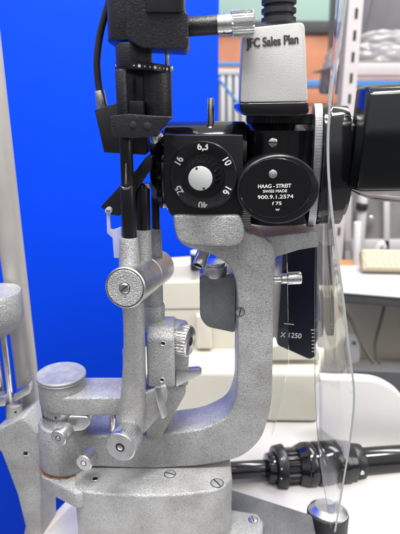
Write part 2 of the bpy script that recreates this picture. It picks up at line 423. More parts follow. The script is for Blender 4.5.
# ---- chrome objective pieces beneath the head, and the slate box
q = MB('swivel_lever', 'chrome'); q.cyl(W(206, 246, 4), W(198, 266, -6), 6.6*S(200, 256, 0), b=1.0)
q.mat('hole'); q.cyl(W(198, 266, -6), W(197.8, 266.6, -6.2), 4.6*S(200, 256, 0), b=.1); q.build(SL)
q = MB('lens_turret', 'alu'); c_ = W(214, 268, 10)
q.cyl(c_+Vector((0, 0, -6)), c_+Vector((0, 0, 3)), 10.5, b=.6); q.mat('chrome'); q.cyl(c_+Vector((0, 0, 3)), c_+Vector((0, 0, 5.5)), 9, b=.4)
q.mat('black'); q.cyl(c_+Vector((0, 0, -11)), c_+Vector((0, 0, -5.8)), 8, b=.4); q.mat('chrome')
for dx_ in (-10, 10.5): q.cyl(c_+Vector((dx_, -4, -12)), c_+Vector((dx_, -4, -3)), 1.3, b=.2)
q.build(SL)
q = MB('slate_box', 'dgrey'); q.prism([(199.5, 278, 3), (236, 277, 2), (235, 333, 3), (207, 327, 4), (200, 318, 6)], 0, 30, 2.2, 4, r=3); q.build(SL)

# ---- illumination arm: bar from the drum to the upright
q = MB('illumination_bar', 'grey')
zb1 = W(100, 398, -28).z; zb0 = W(100, 416, -28).z
y1 = WZ(110, 377, zb1).y
a = [Vector((dx+2, -28, zb1)), Vector((W(128, 398, -28).x, -28, zb1)), Vector((W(128, 398, -28).x+2, y1, zb1)), Vector((dx+8, y1, zb1)), Vector((dx-4, 0, zb1))]
q.extr(a, (0, 0, zb0-zb1), 1.6, 3)
q.build(SL)
# upright limb
q = MB('illumination_arm', 'grey')
def sec(px0, px1, py, Y, hd_): return (W((px0+px1)/2, py, Y), (px1-px0)/2*S(px0, py, Y), hd_)
q.loft([sec(122, 144, 300, -44, 8), sec(123.5, 144, 318, -42, 8.5), sec(124, 145, 345, -40, 10), sec(123, 145.5, 370, -37, 11), sec(121.5, 146, 390, -35, 12), sec(119.5, 146, 408, -34, 13), sec(118, 144, 428, -32, 13)], 3.2)
# sloping foot block carrying the big knob
q.prism([(126, 402), (143, 394), (166, 385), (168, 398), (158, 418), (144, 434), (122, 436)], -38, -12, 2, 3, r=3)
q.prism([(143, 392), (168, 384), (185, 386), (186, 394), (160, 440), (146, 440)], -22, 12, 2, 3, r=3)
ia = q.build(SL)
# post behind (collar and neck) and the slit box
q = MB('arm_collar', 'grey'); c_ = W(153, 302, -14); s_ = S(153, 302, -14)
zA = W(153, 276, -14).z; zB = W(153, 304, -14).z; zC = W(153, 330, -14).z
q.cyl((c_.x, -14, zB), (c_.x, -14, zA), 10.3*s_, b=1); q.cyl((c_.x, -14, zC), (c_.x, -14, zB+.4), 11.2*s_, 11.8*s_, b=1.6)
q.build(SL)
q = MB('adjuster_box', 'grey')
xa, xb = W(146.5, 360, -36).x, W(174.5, 360, -36).x
q.extr([Vector((xa, y_, z_)) for y_, z_ in ((-36, W(150, 388, -36).z), (-36, W(150, 339, -36).z), (-29, W(150, 327, -29).z), (-14, W(150, 318, -14).z), (0, W(150, 316, 0).z), (0, W(150, 388, -36).z))], (xb-xa, 0, 0), 2.2, 4, 15)
q.prism([(168, 326), (187, 330), (189, 350), (188, 386), (168, 386)], -24, -6, 1.4, 3, r=3)
ab = q.build(SL)
bore(W(163, 343.5, -36.1), (0, -1, 0), 2.0, ab); bore(W(162, 380, -36.1), (0, -1, 0), 1.9, ab)
# chrome adjusting knob
q = MB('adjusting_knob', 'chrome'); c_ = W(176, 339, -20); d = Vector((.93, -.36, 0)).normalized(); s_ = S(176, 339, -20)
q.lathe(c_, d, [(-3, 0), (-3, 9*s_), (-1.5, 9*s_), (-1.5, 12*s_), (0, 12*s_), (0, 10*s_), (2, 10*s_), (2, 0)], 48)
q.lathe(c_, d, [(2, 0), (2, 14.5*s_), (2.8, 15.8*s_), (10.3, 15.8*s_), (11.5, 14.6*s_), (12.1, 13.5*s_), (12.1, 0)], teeth=30, depth=.9, tr=(2.8, 10.3))
q.mat('hole'); q.lathe(c_+d*11.9, d, [(0, 0), (0, 4.6*s_), (.5, 4.4*s_), (.5, 0)], 32)
q.mat('black'); q.lathe(c_, d, [(-3.2, 0), (-3.2, 11*s_), (-2.4, 11*s_), (-2.4, 0)], 32)
q.build(ab)
q = MB('lever', 'alu'); q.prism([(176, 371), (199, 369), (202, 371), (201, 375), (198, 376), (184, 383), (176, 387)], -26, -21, .7, 2, r=1.5); q.build(ab)
q = MB('lever', 'alu'); q.prism([(154, 388), (160, 387), (163, 400), (167, 415), (164, 419), (161, 418), (157, 402)], -42, -38, .7, 2, r=1.5); q.build(ab)
# big knurled knob at the foot
kb = MB('centring_knob', 'alu'); f_ = W(120, 447.5, -62); s_ = S(120, 447, -62); d = Vector((.28, 1, .0)).normalized(); r_ = 16.0*s_
kb.lathe(f_, d, [(0, 0), (0, r_*.93), (.6, r_*.99), (3.2, r_), (3.6, r_*.96)], 80)
kb.lathe(f_, d, [(3.5, r_*.5), (3.5, r_*.98), (17, r_*.98), (18, r_*.9), (18, 0)], teeth=36, depth=.55, tr=(3.5, 17))
kb.mat('hole'); kb.lathe(f_-d*.15, d, [(0, 0), (0, r_*.3), (.3, r_*.3), (.3, 0)], 32)
kb.mat('chrome'); kb.lathe(f_-d*.5, d, [(0, 0), (0, r_*.16), (.3, r_*.21), (.6, 0)], 6)
kb.build(SL)
q = MB('stop_pin', 'chrome'); q.cyl(W(113, 430, -20), W(113, 412, -20), 2.6, b=.4); q.build(SL)

# ---- hinge cylinder
f_ = W(125, 288, -62); e_ = W(157.5, 266.5, 12); d = (e_-f_).normalized(); L = (e_-f_).length; s_ = S(125, 288, -62); r_ = 21.2*s_
q = MB('hinge_cylinder', 'alu')
q.lathe(f_, d, [(2, 0), (0, r_*.88), (0, r_-.6), (.6, r_), (L*.52, r_), (L*.525, r_-.5), (L*.54, r_-.5), (L*.545, r_), (L-1, r_), (L, r_-1), (L, 0)], 96)
hc = q.build(SL)
q = MB('hinge_cap', 'grey'); q.lathe(f_, d, [(0, 0), (-.5, 0), (-.5, r_*.86), (-.2, r_*.885), (1, r_*.885)], 80)
q.mat('hole'); q.lathe(f_, d, [(-.15, r_*.88), (-.15, r_*.915), (.2, r_*.915)], 80); q.build(hc)
screw(f_-d*.5, -d, r_*.24, R(40), hc, 'chrome', .9)
# three sleeves and rods
def post(x0, x1, yt, yb, Y, mt, name, tip=None, r2=None, par=SL):
    pt = W((x0+x1)/2, yt, Y); s = S((x0+x1)/2, (yt+yb)/2, Y); r = (x1-x0)/2*s; zb = W(100, yb, Y).z
    k = MB(name, mt); k.cyl((pt.x, Y, zb), (pt.x, Y, pt.z), r if r2 is None else r2*s, r, b=.8)
    if tip: k.mat(tip); k.lathe((pt.x, Y, pt.z-3), (0, 0, 1), [(0, 0), (0, r+.15), (2.2, r+.15), (3.2, r-1.4), (3.2, 0)], 48)
    return k.build(par)
post(119.5, 137.5, 237, 275, -46, 'grey', 'sleeve', r2=11.5)
post(134, 151, 229, 268, -26, 'grey', 'sleeve', r2=9)
post(149, 161, 228, 262, -6, 'grey', 'sleeve', r2=7)
post(120, 135, 184, 240, -46, 'rod', 'rod')
post(134.5, 149.5, 184, 235, -26, 'rod', 'rod', tip=None)
post(150, 158, 150, 232, -6, 'rod', 'rod')
post(119, 132, 132, 186, -48, 'rod', 'rod')
q = MB('rod_highlight_flat', 'chrome'); q.prism([(125.2, 164), (126.4, 163), (126.8, 183), (125, 184)], -58, -56, .2, 1, r=.5)  # bright metal sliver stands in for the highlight on the rod
q.prism([(120.5, 186), (123, 189.5), (128.5, 189.5), (131, 186), (128, 187.5), (123, 187.5)], -55.5, -53, .2, 1, r=.4); q.build(SL)
q = MB('rod_bevel', 'alu'); q.prism([(144, 183.5), (149, 184), (150, 189), (147, 187.5)], -37, -30, .5, 2, r=1); q.build(SL)
# mirror holder (slanted black bar) and clear hook
q = MB('mirror_holder', 'black'); q.prism([(100.5, 207), (118, 188), (136, 170), (146, 157), (152, 157), (151, 170), (146, 176), (120, 216), (112, 215)], -32, -8, 1, 2, r=1); q.build(SL)
q = MB('clear_hook', 'frost')
q.prism([(106.5, 213), (109.8, 213), (110.5, 229), (113, 230), (121, 227), (121.5, 258), (114, 258), (112.5, 238), (107, 233)], -44, -42, .4, 2, r=1)
c_ = W(108.2, 211, -45); q.cyl(c_, c_+Vector((0, 5, 0)), 3.3*S(108, 211, -45), b=.4); hk = q.build(SL)
q = MB('hook_pin', 'chrome'); q.cyl(c_+Vector((0, -.8, 0)), c_+Vector((0, 1, 0)), 1.3, b=.2); q.build(hk)

# ---- slit drum tower under the scale ring
Yc = -24.0
q = MB('slit_tower', 'black')
def vc(px, Y, y0, y1, r, mt=None, b=.8):
    """upright cylinder whose centre line passes px at mid height"""
    if mt: q.mat(mt)
    ym = (y0+y1)/2; p = W(px, ym, Y); s = S(px, ym, Y); q.cyl((p.x, Y, W(px, y1, Y).z), (p.x, Y, W(px, y0, Y).z), r*s, b=b)
vc(122, -47, 69, 118, 6.0, 'blackh', 1.5)
vc(157, -30, 66, 120, 15, 'blackh', 1)
vc(141, -22, 68, 120, 20, 'black', 1)
q.mat('black'); q.prism([(129, 101), (143.5, 101), (143.5, 118), (129, 118)], -48, -36, .6, 2, r=1)
q.build(SL)
q = MB('neck', 'blackh'); vc(134, -34, 44, 68, 18.2); q.build(SL)
# scale ring, a touch inclined
q = MB('scale_ring', 'black'); rc = W(143.5, 69, Yc-4); s_ = S(143.5, 69, Yc); rax = Vector((.075, .0, 1)).normalized(); rr = 28*s_
q.lathe(rc-rax*1.8, rax, [(0, 0), (0, rr-1), (.5, rr), (4.2, rr), (4.7, rr-1), (4.7, 0)], 96)
sr = q.build(SL)
q = MB('scale_dots', 'dot'); u_ = Vector((1, 0, -.075)).normalized()
vv = rax.cross(u_)
for k in range(13):
    a_ = R(-154+k*10.3); big = k % 3 == 0
    n_ = u_*math.cos(a_)+vv*math.sin(a_); pc = rc+n_*(rr-.15)+rax*.5
    q.lathe(pc, n_, [(0, 0), (0, 1.0 if big else .5), (.3, .9 if big else .4), (.3, 0)], 20)
q.build(sr)
q = MB('ring_pin', 'chrome'); q.cyl(W(167, 66, -30), W(167, 44, -30), 2.1*s_, b=.3); q.mat('alu'); q.cyl(W(171, 72, -34), W(171, 66, -34), 2.2*s_, b=.4); q.build(SL)
# bracket across the tower
q = MB('cross_bracket', 'blackh')
q.prism([(110, 116, 3), (128, 114, 2), (152, 116, 2), (172, 117, 4), (166, 122, 8), (157, 133, 5), (152, 137, 2), (132, 138, 3), (112, 137, 4)], -58, -24, 1.6, 3, r=2)
cb = q.build(SL)
q = MB('set_screw', 'hole'); q.cyl(W(147.5, 126, -58.5), W(147.5, 126, -56), 2.2, b=.3); q.build(cb)
q = MB('set_screw', 'hole'); q.cyl(W(133, 125, -58.5), W(133, 125, -56), 2.0, b=.3); q.build(cb)
q = MB('side_screw', 'chrome'); q.cyl(W(154, 140, -40), W(160, 136, -30), 2.6, b=.5); q.build(cb)
# ---- lamp housing
q = MB('lamp_housing', 'blackh')
q.loft([(W(148, -40, -14), 37*S(148, 0, -14), 30), (W(148, -5, -14), 37*S(148, 0, -14), 30), (W(148, 25, -14), 36.5*S(148, 20, -14), 30), (W(148, 45, -14), 36*S(148, 40, -14), 29)], 5)
q.prism([(127, -40), (183, -40), (184, 10, 3), (188, 14, 3), (188.5, 44, 3), (186, 50, 3), (141, 47.5, 4), (126, 38, 4)], -53, -20, 2.4, 4, r=2)
lh = q.build(SL)
q = MB('lamp_sleeve', 'black'); q.prism([(145.5, -40), (181.5, -40), (182, 12), (146, 12)], -55, -30, 1.6, 3, r=1); q.build(lh)
q = MB('release_handle', 'blackh')
hs = W(184, 27, -34); he = W(217, 25, -34); s_ = S(200, 27, -34); q.cyl(hs, he, 9.2*s_, b=.5)
d = (he-hs).normalized(); q.mat('chrome'); q.lathe(he, d, [(0, 0), (0, 9.8*s_), (.5, 10.2*s_), (3.4, 10.2*s_), (3.7, 9.6*s_), (4.2, 9.6*s_), (4.5, 10.2*s_), (8.6, 10.2*s_), (8.6, 0)], 64)
rh = q.build(lh)
q = MB('knurled_grip', 'chrome'); q.cyl(he+d*8.6, he+d*22.5, 12.6*s_, b=1.1, teeth=26, depth=.9); q.build(rh)
# ---- cable block, connector and cable
q = MB('connector_block', 'black'); q.prism([(94.5, 110), (117, 103), (146, 102), (146, 155), (104, 152.5)], -30, 2, .8, 2, r=1); cbk = q.build(SL)
q = MB('cable_connector', 'chrome'); q.cyl(W(102.5, 109, -20), W(99.5, 90.5, -20), 5.6*S(100, 100, -20), 5.0*S(100, 100, -20), b=.6); q.build(cbk)
q = MB('lamp_cable', 'rubber'); q.tube([W(100, 93, -20), W(98, 80, -20), W(97, 60, -21), W(100, 35, -22), (W(106, 12, -24)), W(114, -12, -26), W(126, -34, -28)], 3.5*S(98, 60, -20), 20); q.build(SL)

# ---- magnification changer body
q = MB('magnification_body', 'black')
q.prism([(163.5, 135, 1), (243, 135, 1), (243, 216, 1), (171, 216, 3), (164, 200, 3)], -26, 42, 1.2, 3, r=1)
q.mat('gloss'); c0 = W(166, 150, 12); zc_ = W(200, 152, 12).z; s_ = S(200, 140, 12); rb = W(200, 121, 12).z-zc_
q.cyl((W(164, 140, 0).x, 6, zc_), (W(246, 140, 0).x, 6, zc_), rb, b=2)
q.mat('black'); mb_ = q.build(SL)
q = MB('body_pin', 'chrome'); zp_ = zc_+rb; q.cyl((W(210.5, 118, 0).x, 0, zp_-6), (W(210.5, 118, 0).x, 0, W(210, 98, 0).z), 3.7*S(210, 105, 0), b=.7); q.build(mb_)
q = MB('objective_ring', 'gloss'); zz = W(165, 170, 5).z; xr = W(170, 170, 5).x; s_ = S(165, 170, 5)
q.lathe((xr+4, 6, zz), (-1, 0, 0), [(0, 0), (0, 40*s_), (6, 40*s_), (6.8, 38*s_), (8.4, 38*s_), (9, 39*s_), (12, 38*s_), (13, 35*s_), (16, 33*s_), (17, 29*s_), (14, 27*s_), (13, 0)], 96)
q.build(mb_)
# dial
YAW = R(-8)
nrm = Vector((math.sin(YAW), -math.cos(YAW), 0)); uu = Vector((math.cos(YAW), math.sin(YAW), 0))
dc = W(203, 176, -28.5); s_ = S(203, 176, -28); rp = 34.0*s_
q = MB('magnification_dial', 'black')
q.lathe(dc-nrm*3.5, nrm, [(0, 0), (0, rp), (4.0, rp), (4.6, rp-.5), (4.6, rp-1.6), (4.3, rp-2), (4.3, 0)], 96)
dl = q.build(SL)
pc = dc+nrm*.85
q = MB('lettering', 'white')
for txt, a_ in (('6,3', 0), ('10', 58), ('16', 118), ('40', 180), ('25', 240), ('16', 300)):
    t_ = R(a_); rad = 30.6*s_-1.2
    c_ = pc+uu*math.sin(t_)*rad*.97+Vector((0, 0, 1))*math.cos(t_)*rad
    q.text(txt, c_+nrm*.05, 5.0, rot=t_, yaw=YAW, sx=.86, thick=.2)
    q.text(txt, c_+nrm*.08+uu*.2, 5.0, rot=t_, yaw=YAW, sx=.86, thick=.2); q.text(txt, c_+nrm*.11-uu*.2, 5.0, rot=t_, yaw=YAW, sx=.86, thick=.2)
q.build(dl)
q = MB('dial_knob', 'gloss')
hk_ = 12.0
rk = 19.5*s_
def krp(h, n=26):
    P = []
    for k in range(n*4):
        a_ = 2*math.pi*k/(n*4); r0 = rk-(1.3 if k % 4 in (0, 1) else 0)
        P.append((a_, r0))
    return P
bm = bmesh.new(); lo, hi_ = [], []
for a_, r0 in krp(0, 22):
    v = uu*math.cos(a_)+Vector((0, 0, 1))*math.sin(a_)
    # flattened pointer side, lower right
    dd = v.dot(uu*math.cos(R(-62))+Vector((0, 0, 1))*math.sin(R(-62)))
    if dd*r0 > rk*.70: r0 = min(r0, rk*.70/dd)
    lo.append(bm.verts.new(pc+v*r0)); hi_.append(bm.verts.new(pc+nrm*hk_+v*(r0*.80)))
bm.faces.new(lo[::-1]); bm.faces.new(hi_)
for k in range(len(lo)): bm.faces.new((lo[k], lo[(k+1) % len(lo)], hi_[(k+1) % len(lo)], hi_[k]))
q.add(bm)
q.lathe(pc, nrm, [(0, 0), (0, rk+1.6), (1.2, rk+1.3), (1.4, 0)], 80)
kn = q.build(dl, 30)
q = MB('knob_cap', 'cap'); q.lathe(pc+nrm*(hk_-.3), nrm, [(0, 0), (0, 12.2*s_*.97), (.7, 12.2*s_*.95), (.9, 12.2*s_*.9), (.9, 0)], 64)
q.mat('hole')
for ux, uz in ((-.28, .75), (.28, -.75)):
    q.lathe(pc+nrm*(hk_+.5)+uu*ux*8.6+Vector((0, 0, uz*8.6)), nrm, [(0, 0), (0, .8), (.2, .8), (.2, 0)], 16)
q.build(dl)

# ---- name barrel (beam splitter)
q = MB('name_barrel', 'barrelm')
bc = W(277.5, 170, 8); s_ = S(277, 170, 8); Yb_ = 10
zT = W(277, 130, -18).z; zB_ = W(277, 227, -18).z; rB = 36.5*s_
q.lathe((bc.x, Yb_, zB_), (0, 0, 1), [(0, 0), (0, rB-.8), (.8, rB), (zT-zB_-.6, rB), (zT-zB_, rB-.5), (zT-zB_+4.5, rB-4.5), (zT-zB_+4.5, 0)], 128)
nb = q.build(SL)
q = MB('knurled_collar', 'black'); zK = W(277, 115, -16).z
q.cyl((bc.x, Yb_, zT+4), (bc.x, Yb_, zK+.5), rB-3.2, b=.6, teeth=72, depth=.7); q.build(nb)
q = MB('tube_stub', 'black')
sb = W(278, 190, -33)
q.mat('black'); q.lathe(sb+Vector((0, -.0, 0)), (0, 1, 0), [(0, 0), (0, 30.0*s_), (.8, 31.2*s_), (30, 32*s_), (30, 0)], 96, ell=1.19)
ts = q.build(nb)
q = MB('name_plate', 'gloss'); pp = W(275.5, 188.5, -34.2); q.lathe(pp, (0, 1, 0), [(0, 0), (0, 26.5*s_), (.4, 27*s_), (1.6, 27*s_), (1.6, 0)], 96, ell=1.2)
npl = q.build(nb)
q = MB('lettering', 'white'); Yp = -34.45
for txt, px, py, h_, sx, bo in (('HAAG - STREIT', 274.5, 186.2, 2.35, .98, .02), ('SWISS MADE', 275, 191.3, 1.8, 1.1, .015), ('900.9.1.2574', 275.5, 197, 2.4, 1.35, .01), ('f 75', 277, 203.6, 2.2, 1.35, .01), ('w', 277.5, 209.5, 1.7, 1.5, .02)):
    q.text(txt, W(px, py, Yp), h_, rot=R(-1.5), sx=sx, thick=.25, bold=bo)
q.build(nb)
q = MB('plate_screw', 'chrome'); q.cyl(W(273, 174, -35.3), W(273, 174, -34), 4.3*S(273, 174, -34), b=.4); q.build(nb)
screw(W(273, 142.5, 10-rB+1.2-.4), (0, -1, 0), 3.1, R(0), nb, 'chrome', .8)
# ---- ring flanges and coupling to the eyepieces
q = MB('knurled_ring', 'alu'); zR = W(320, 170, -20).z
def xring(px0, px1, r, Y=18, z=None, prof=None, teeth=0, depth=.6, py=170, ell=.28):
    x0 = W(px0, py, -20).x; x1 = W(px1, py, -20).x; q.cyl((x0, Y, zR), (x1, Y, zR), r, b=.8, seg=128, teeth=teeth, depth=depth, ell=ell)
xring(315, 323.5, 44, -2, teeth=120, depth=.18); q.build(SL)
q = MB('ridged_strip', 'alu')
for k in range(15): q.prism([(241, 199+k*2.3), (251, 199+k*2.3), (251, 200.7+k*2.3), (241, 200.7+k*2.3)], -8, 0, .2, 1, r=0)
q.prism([(241.5, 197), (250.5, 197), (250.5, 235), (241.5, 235)], -7, 6, .4, 2, r=1); q.build(SL)
q = MB('binocular_coupling', 'gloss'); xring(324, 351, 42.5, 2, ell=.5); xring(351, 356, 36, 2, ell=.5)
cp = q.build(SL)
q = MB('eyepiece_housing', 'gloss2')
x0_ = W(361.5, 140, -40).x
Pz = [(-38, W(355, 192, -38).z), (-42, W(355, 134, -42).z), (-35, W(357, 90, -35).z), (-26, W(357, 86, -26).z), (-6, W(357, 86, -26).z+1), (-6, W(355, 192, -38).z-2)]
q.extr([Vector((x0_ if k in (0, 1, 5) else x0_+3, y_, z_)) for k, (y_, z_) in enumerate(Pz)], (150, -30, 6), 4.0, 5, 12)
eh = q.build(SL)
q = MB('housing_lit_line', 'alu'); q.prism([(360, 194), (374, 199), (470, 207), (470, 208), (373, 200.5), (360, 195.5)], -36, -12, .5, 2, r=1); q.build(eh)  # thin pale strip stands in for the lit line below the housing

# =================================================================== ADAPTER BOX with the print
bx = W(275, 114, 0)
AB = thing('adapter_box', bx, 'off-white box lettered JFC Sales Plan sitting on the black name barrel', 'adapter box')
q = MB('housing', 'boxw')
q.prism([(242.8, 28.5, 5), (304.5, 22, 6), (308, 101.5, 3), (240.5, 102.5, 3)], -26, 34, 2.4, 4, r=4, shear=3); q.build(AB)
q = MB('base_band', 'gloss'); q.prism([(240, 103, 2), (308.5, 102, 2), (309.5, 113.5, 5), (300, 116, 3), (246, 116, 3), (240, 110, 4)], -27, 36, 1.6, 3, r=2); q.build(AB)
q = MB('lettering', 'ink'); 
for k, o3 in enumerate((-.22, 0, .22)): q.text('JFC Sales Plan', W(272.8, 41.5, -26.25-.02*k)+Vector((o3, 0, 0)), 5.3, rot=R(-4.8), sx=.76, thick=.1, bold=.012)
q.build(AB)
q = MB('cord_relief', 'rubber'); rc_ = W(278.5, 24, 0); s_ = S(278, 10, 0)
pr = [(0, 0)]; z_ = 0
for k in range(8):
    pr += [(z_, 15*s_), (z_+.8, 17.3*s_), (z_+3.4, 17.3*s_), (z_+4.2, 15*s_), (z_+5.6, 14.6*s_)]; z_ += 5.6
pr += [(z_, 0)]
q.lathe(rc_, (-.02, 0, 1), pr, 64); q.build(AB)
q = MB('side_rivet', 'chrome'); q.cyl(W(242.2, 80, -22), W(243.4, 80, -22), 1, b=.2); q.build(AB)

# =================================================================== HEAD REST FRAME (left)
HR = thing('head_rest_frame', (W(35, 500, 0).x, 0, TZ), 'silver head and chin rest frame standing at the left edge of the picture', 'head rest')
q = MB('upright', 'post'); pu = W(24, 300, 52); s_ = S(24, 300, 52)
q.cyl((pu.x-4, 52, -225), (pu.x-8, 52, 260), 11.5*s_, b=.5); q.build(HR)
q = MB('leg_casting', 'grey')
q.prism([(-6, 430), (7, 425), (22, 417), (38, 434), (40, 448), (42, 534), (42, 575), (14, 575), (25, 527), (17, 495), (1, 453), (-8, 442)], 12, 42, 2.0, 3, r=-1, shear=6)
lc = q.build(HR)
bore(W(25.5, 453.5, 11.8), (0, -1, 0), 3.0, lc)
q = MB('rod_collar', 'grey'); p0 = W(14, 424, 30); q.cyl(p0-Vector((0, 0, 6)), W(14, 403, 30), 8*S(14, 410, 30), b=1.2)
p1 = W(14.5, 408, 30); q.mat('hole'); q.cyl(p1+Vector((3, -7, 0)), p1+Vector((3, -4, 0)), .9, b=.1); q.build(HR)
q = MB('guide_rod', 'chrome'); a = W(11.5, 404, 30); q.cyl(a, (a.x, 30, W(5, 330, 30).z), 3.0*S(10, 370, 30), b=.2); q.build(HR)
q = MB('guide_rod', 'alu'); a = W(3, 404, 38); q.cyl(a, (a.x-1, 38, W(5, 330, 38).z), 3.4*S(10, 370, 38), b=.2); q.build(HR)
q = MB('stop_tab', 'alu'); q.prism([(13, 396), (29, 385), (30, 393), (14, 402)], 26, 38, .6, 2, r=1); q.prism([(-12, 399), (5, 397), (5, 406), (-12, 408)], 20, 32, .6, 2, r=1); q.build(HR)
q = MB('chin_cup', 'grey'); cc = W(-4, 300, 18); s_ = S(0, 300, 18); zz0 = W(-4, 334, 18).z; zz1 = W(-4, 291, 18).z
q.lathe((cc.x, 18, zz0), (0, 0, 1), [(0, 0), (0, 9*s_), (5, 17*s_), (10, 22*s_), (15, 25*s_), (zz1-zz0-1.2, 25.5*s_), (zz1-zz0, 24.6*s_), (zz1-zz0-.2, 20*s_), (zz1-zz0-1.5, 0)], 80)
q.build(HR)

# =================================================================== CLEAR SHIELDS
def sheet(name, far, near, th, nrow=10, bow=0.0):
    F_ = spline([W(*p) for p in far], 6); N_ = spline([W(*p) for p in near], 6); bm = bmesh.new(); G = []; rim = set()
    for sgn in (0, 1):
        g = []
        for i, (a, b_) in enumerate(zip(F_, N_)):
            row = []
            for k in range(nrow+1):
                t = k/nrow; p = a.lerp(b_, t); p = p+Vector((bow*math.sin(math.pi*t)+sgn*th, 0, 0)); row.append(bm.verts.new(p))
            g.append(row)
        G.append(g)
    n = len(F_)
    for i in range(n-1):
        for k in range(nrow):
            A = G[0]; bm.faces.new((A[i][k], A[i+1][k], A[i+1][k+1], A[i][k+1]))
            A = G[1]; bm.faces.new((A[i][k], A[i][k+1], A[i+1][k+1], A[i+1][k]))
        for k in (0, nrow):
            rim.add(bm.faces.new((G[0][i][k], G[0][i+1][k], G[1][i+1][k], G[1][i][k])))
    for k in range(nrow):
        for i in (0, n-1): bm.faces.new((G[0][i][k], G[0][i][k+1], G[1][i][k+1], G[1][i][k]))
    bmesh.ops.recalc_face_normals(bm, faces=bm.faces)
    o = MB(name, 'acryl'); o.mat('sawn')
    for f in bm.faces:
        f.material_index = 1 if f in rim else 0
    t = bpy.data.meshes.new('t'); bm.to_mesh(t); bm.free(); o.bm.from_mesh(t); bpy.data.meshes.remove(t)
    return o.build()
sh = sheet('breath_shield', [(338, -40, 6), (333, 40, 6), (326, 120, 6), (319, 200, 6), (315, 260, 6), (314.5, 330, 6), (314.6, 380, 5), (316, 420, 4), (320, 460, 0), (325, 495, -4), (331, 528, -8)],
           [(351, -40, -62), (340, 30, -62), (329, 100, -62), (327, 165, -62), (333, 232, -62), (341, 290, -62), (348, 350, -61), (353, 395, -59), (349, 440, -54), (341, 490, -44), (334, 532, -30)], 1.5, 10, 2.0)
tag(sh, 'tall clear acrylic breath shield tapering to a point above the joystick', 'breath shield')
q = MB('clear_guard', 'acryl')
q.prism([(273, 262), (287, 248), (289, 360), (281, 405), (272, 436)], 4, 5.6, 0, 1, r=-1)
g_ = q.build(flat=True); tag(g_, 'narrow clear plastic guard fixed along the right side of the grey post', 'guard')

# =================================================================== THINGS ON THE TABLE
# black adapter with the 1250 print
q = MB('black_adapter', 'navy'); q.prism([(284, 240, 2), (318, 236, 2), (317, 356, 3), (310, 360, 3), (277, 345, 3)], 40, 80, 2, 3, r=2)
PA = thing('hanging_adapter', W(298, 350, 60), 'tall navy-black adapter box printed X 1250 hanging behind the grey post', 'adapter')
q.name = 'housing'; q.build(PA)
q = MB('lettering', 'white'); q.text('X 1250', W(291, 335.5, 39.8), 4.6, rot=R(5), sx=.95, thick=.3, bold=.0); q.box(W(289, 324, 39.8), (9, .3, .5), (0, R(8), 0), 0)
for k in range(7): q.box(W(313, 330+k*3.6, 39.8), (2.0 if k else 4, .3, .5), (0, 0, 0), 0)
q.build(PA)
# optical tube lying on the table
OT = thing('optical_tube', (60, 80, TZ), 'black ribbed optical tube lying across the white table behind the joystick', 'optical tube')
pa = W(225, 471, 88); pb = W(470, 454, 130); d = (pb-pa).normalized(); s_ = S(300, 465, 95)
def ot(name, x0, x1, r0, r1=None, m_='gloss', teeth=0, depth=.8):
    k = MB(name, m_)
    def pt(x): return pa+d*((x-225)/(470-225))*(pb-pa).length
    k.cyl(pt(x0), pt(x1), r0*s_, (r1 or r0)*s_, b=1.0, teeth=teeth, depth=depth); return k
ot('thin_tube', 205, 266, 8.5).build(OT)
ot('rear_flange', 264, 272, 14.5, 16).build(OT)
ot('focus_ring', 271, 280, 21, 22.5, 'black').build(OT)
k = ot('ribbed_ring', 280, 293, 18.5, 18.5, 'black', 20, 2.2); k.build(OT)
k = ot('barrel', 292, 300, 20, 23, 'gloss')
for a_, b_ in ((300, 307), (309, 316), (318, 340)):
    pp0 = pa+d*((a_-225)/245)*(pb-pa).length; pp1 = pa+d*((b_-225)/245)*(pb-pa).length; k.cyl(pp0, pp1, 23*s_, b=1.2)
k.cyl(pa+d*((298-225)/245)*(pb-pa).length, pa+d*((346-225)/245)*(pb-pa).length, 21.3*s_, b=1)
k.build(OT)
q = MB('index_marks', 'dot')
for k, x_ in enumerate((275, 275.5, 276)):
    a_ = R(-150+k*38); cpt = pa+d*((x_-225)/245)*(pb-pa).length; _, u1, v1 = basis(d)
    nn_ = Vector((0, -math.cos(R(10+k*24)), math.sin(R(10+k*24)))); q.lathe(cpt+nn_*(21.6*s_-.1), nn_, [(0, 0), (0, .8), (.5, .7), (.5, 0)], 16)
q.build(OT)
ot('end_flange', 345, 356, 19, 18, 'black').build(OT)
ot('long_tube', 350, 520, 14, 14).build(OT)
q = MB('locking_screw', 'chrome'); c_ = pa+d*((352-225)/245)*(pb-pa).length+Vector((0, -18.5*s_, 2)); q.cyl(c_+Vector((0, -1.5, 0)), c_+Vector((0, 5, 0)), 2.3, b=.5); q.build(OT)

# cream machine (back left) with a seam
CM = thing('cream_machine', (0, 230, TZ), 'boxy cream machine with a horizontal seam behind the chrome knob', 'machine')
q = MB('casing', 'cream'); q.prism([(160, 282, 2), (262, 280, 2), (262, 372, 2), (162, 372, 2)], 262, 330, 3, 3, r=2)
q.mat('seam'); q.prism([(161, 308.5), (262, 307.5), (262, 309), (161, 310)], 261.6, 264, 0, 1, r=0)
q.build(CM)
q = MB('foot_block', 'cream'); q.prism([(196, 316), (212, 316), (212, 349), (197, 349)], 252, 262.5, 2, 2, r=2); q.build(CM)
q = MB('pale_tray', 'whitep'); q.prism([(168, 266, 2), (200, 264, 2), (202, 279, 1), (168, 281, 1)], 270, 310, 2, 3, r=2)
o_ = q.build(); tag(o_, 'pale tray resting on top of the boxy cream machine', 'tray')
q = MB('small_cylinder', 'rubber'); q.cyl(W(195.5, 270, 268), W(195.5, 254, 268), 6.5, b=1); q.mat('whitep'); q.cyl(W(195.5, 254, 268), W(195.5, 251, 268), 6.6, b=.6)
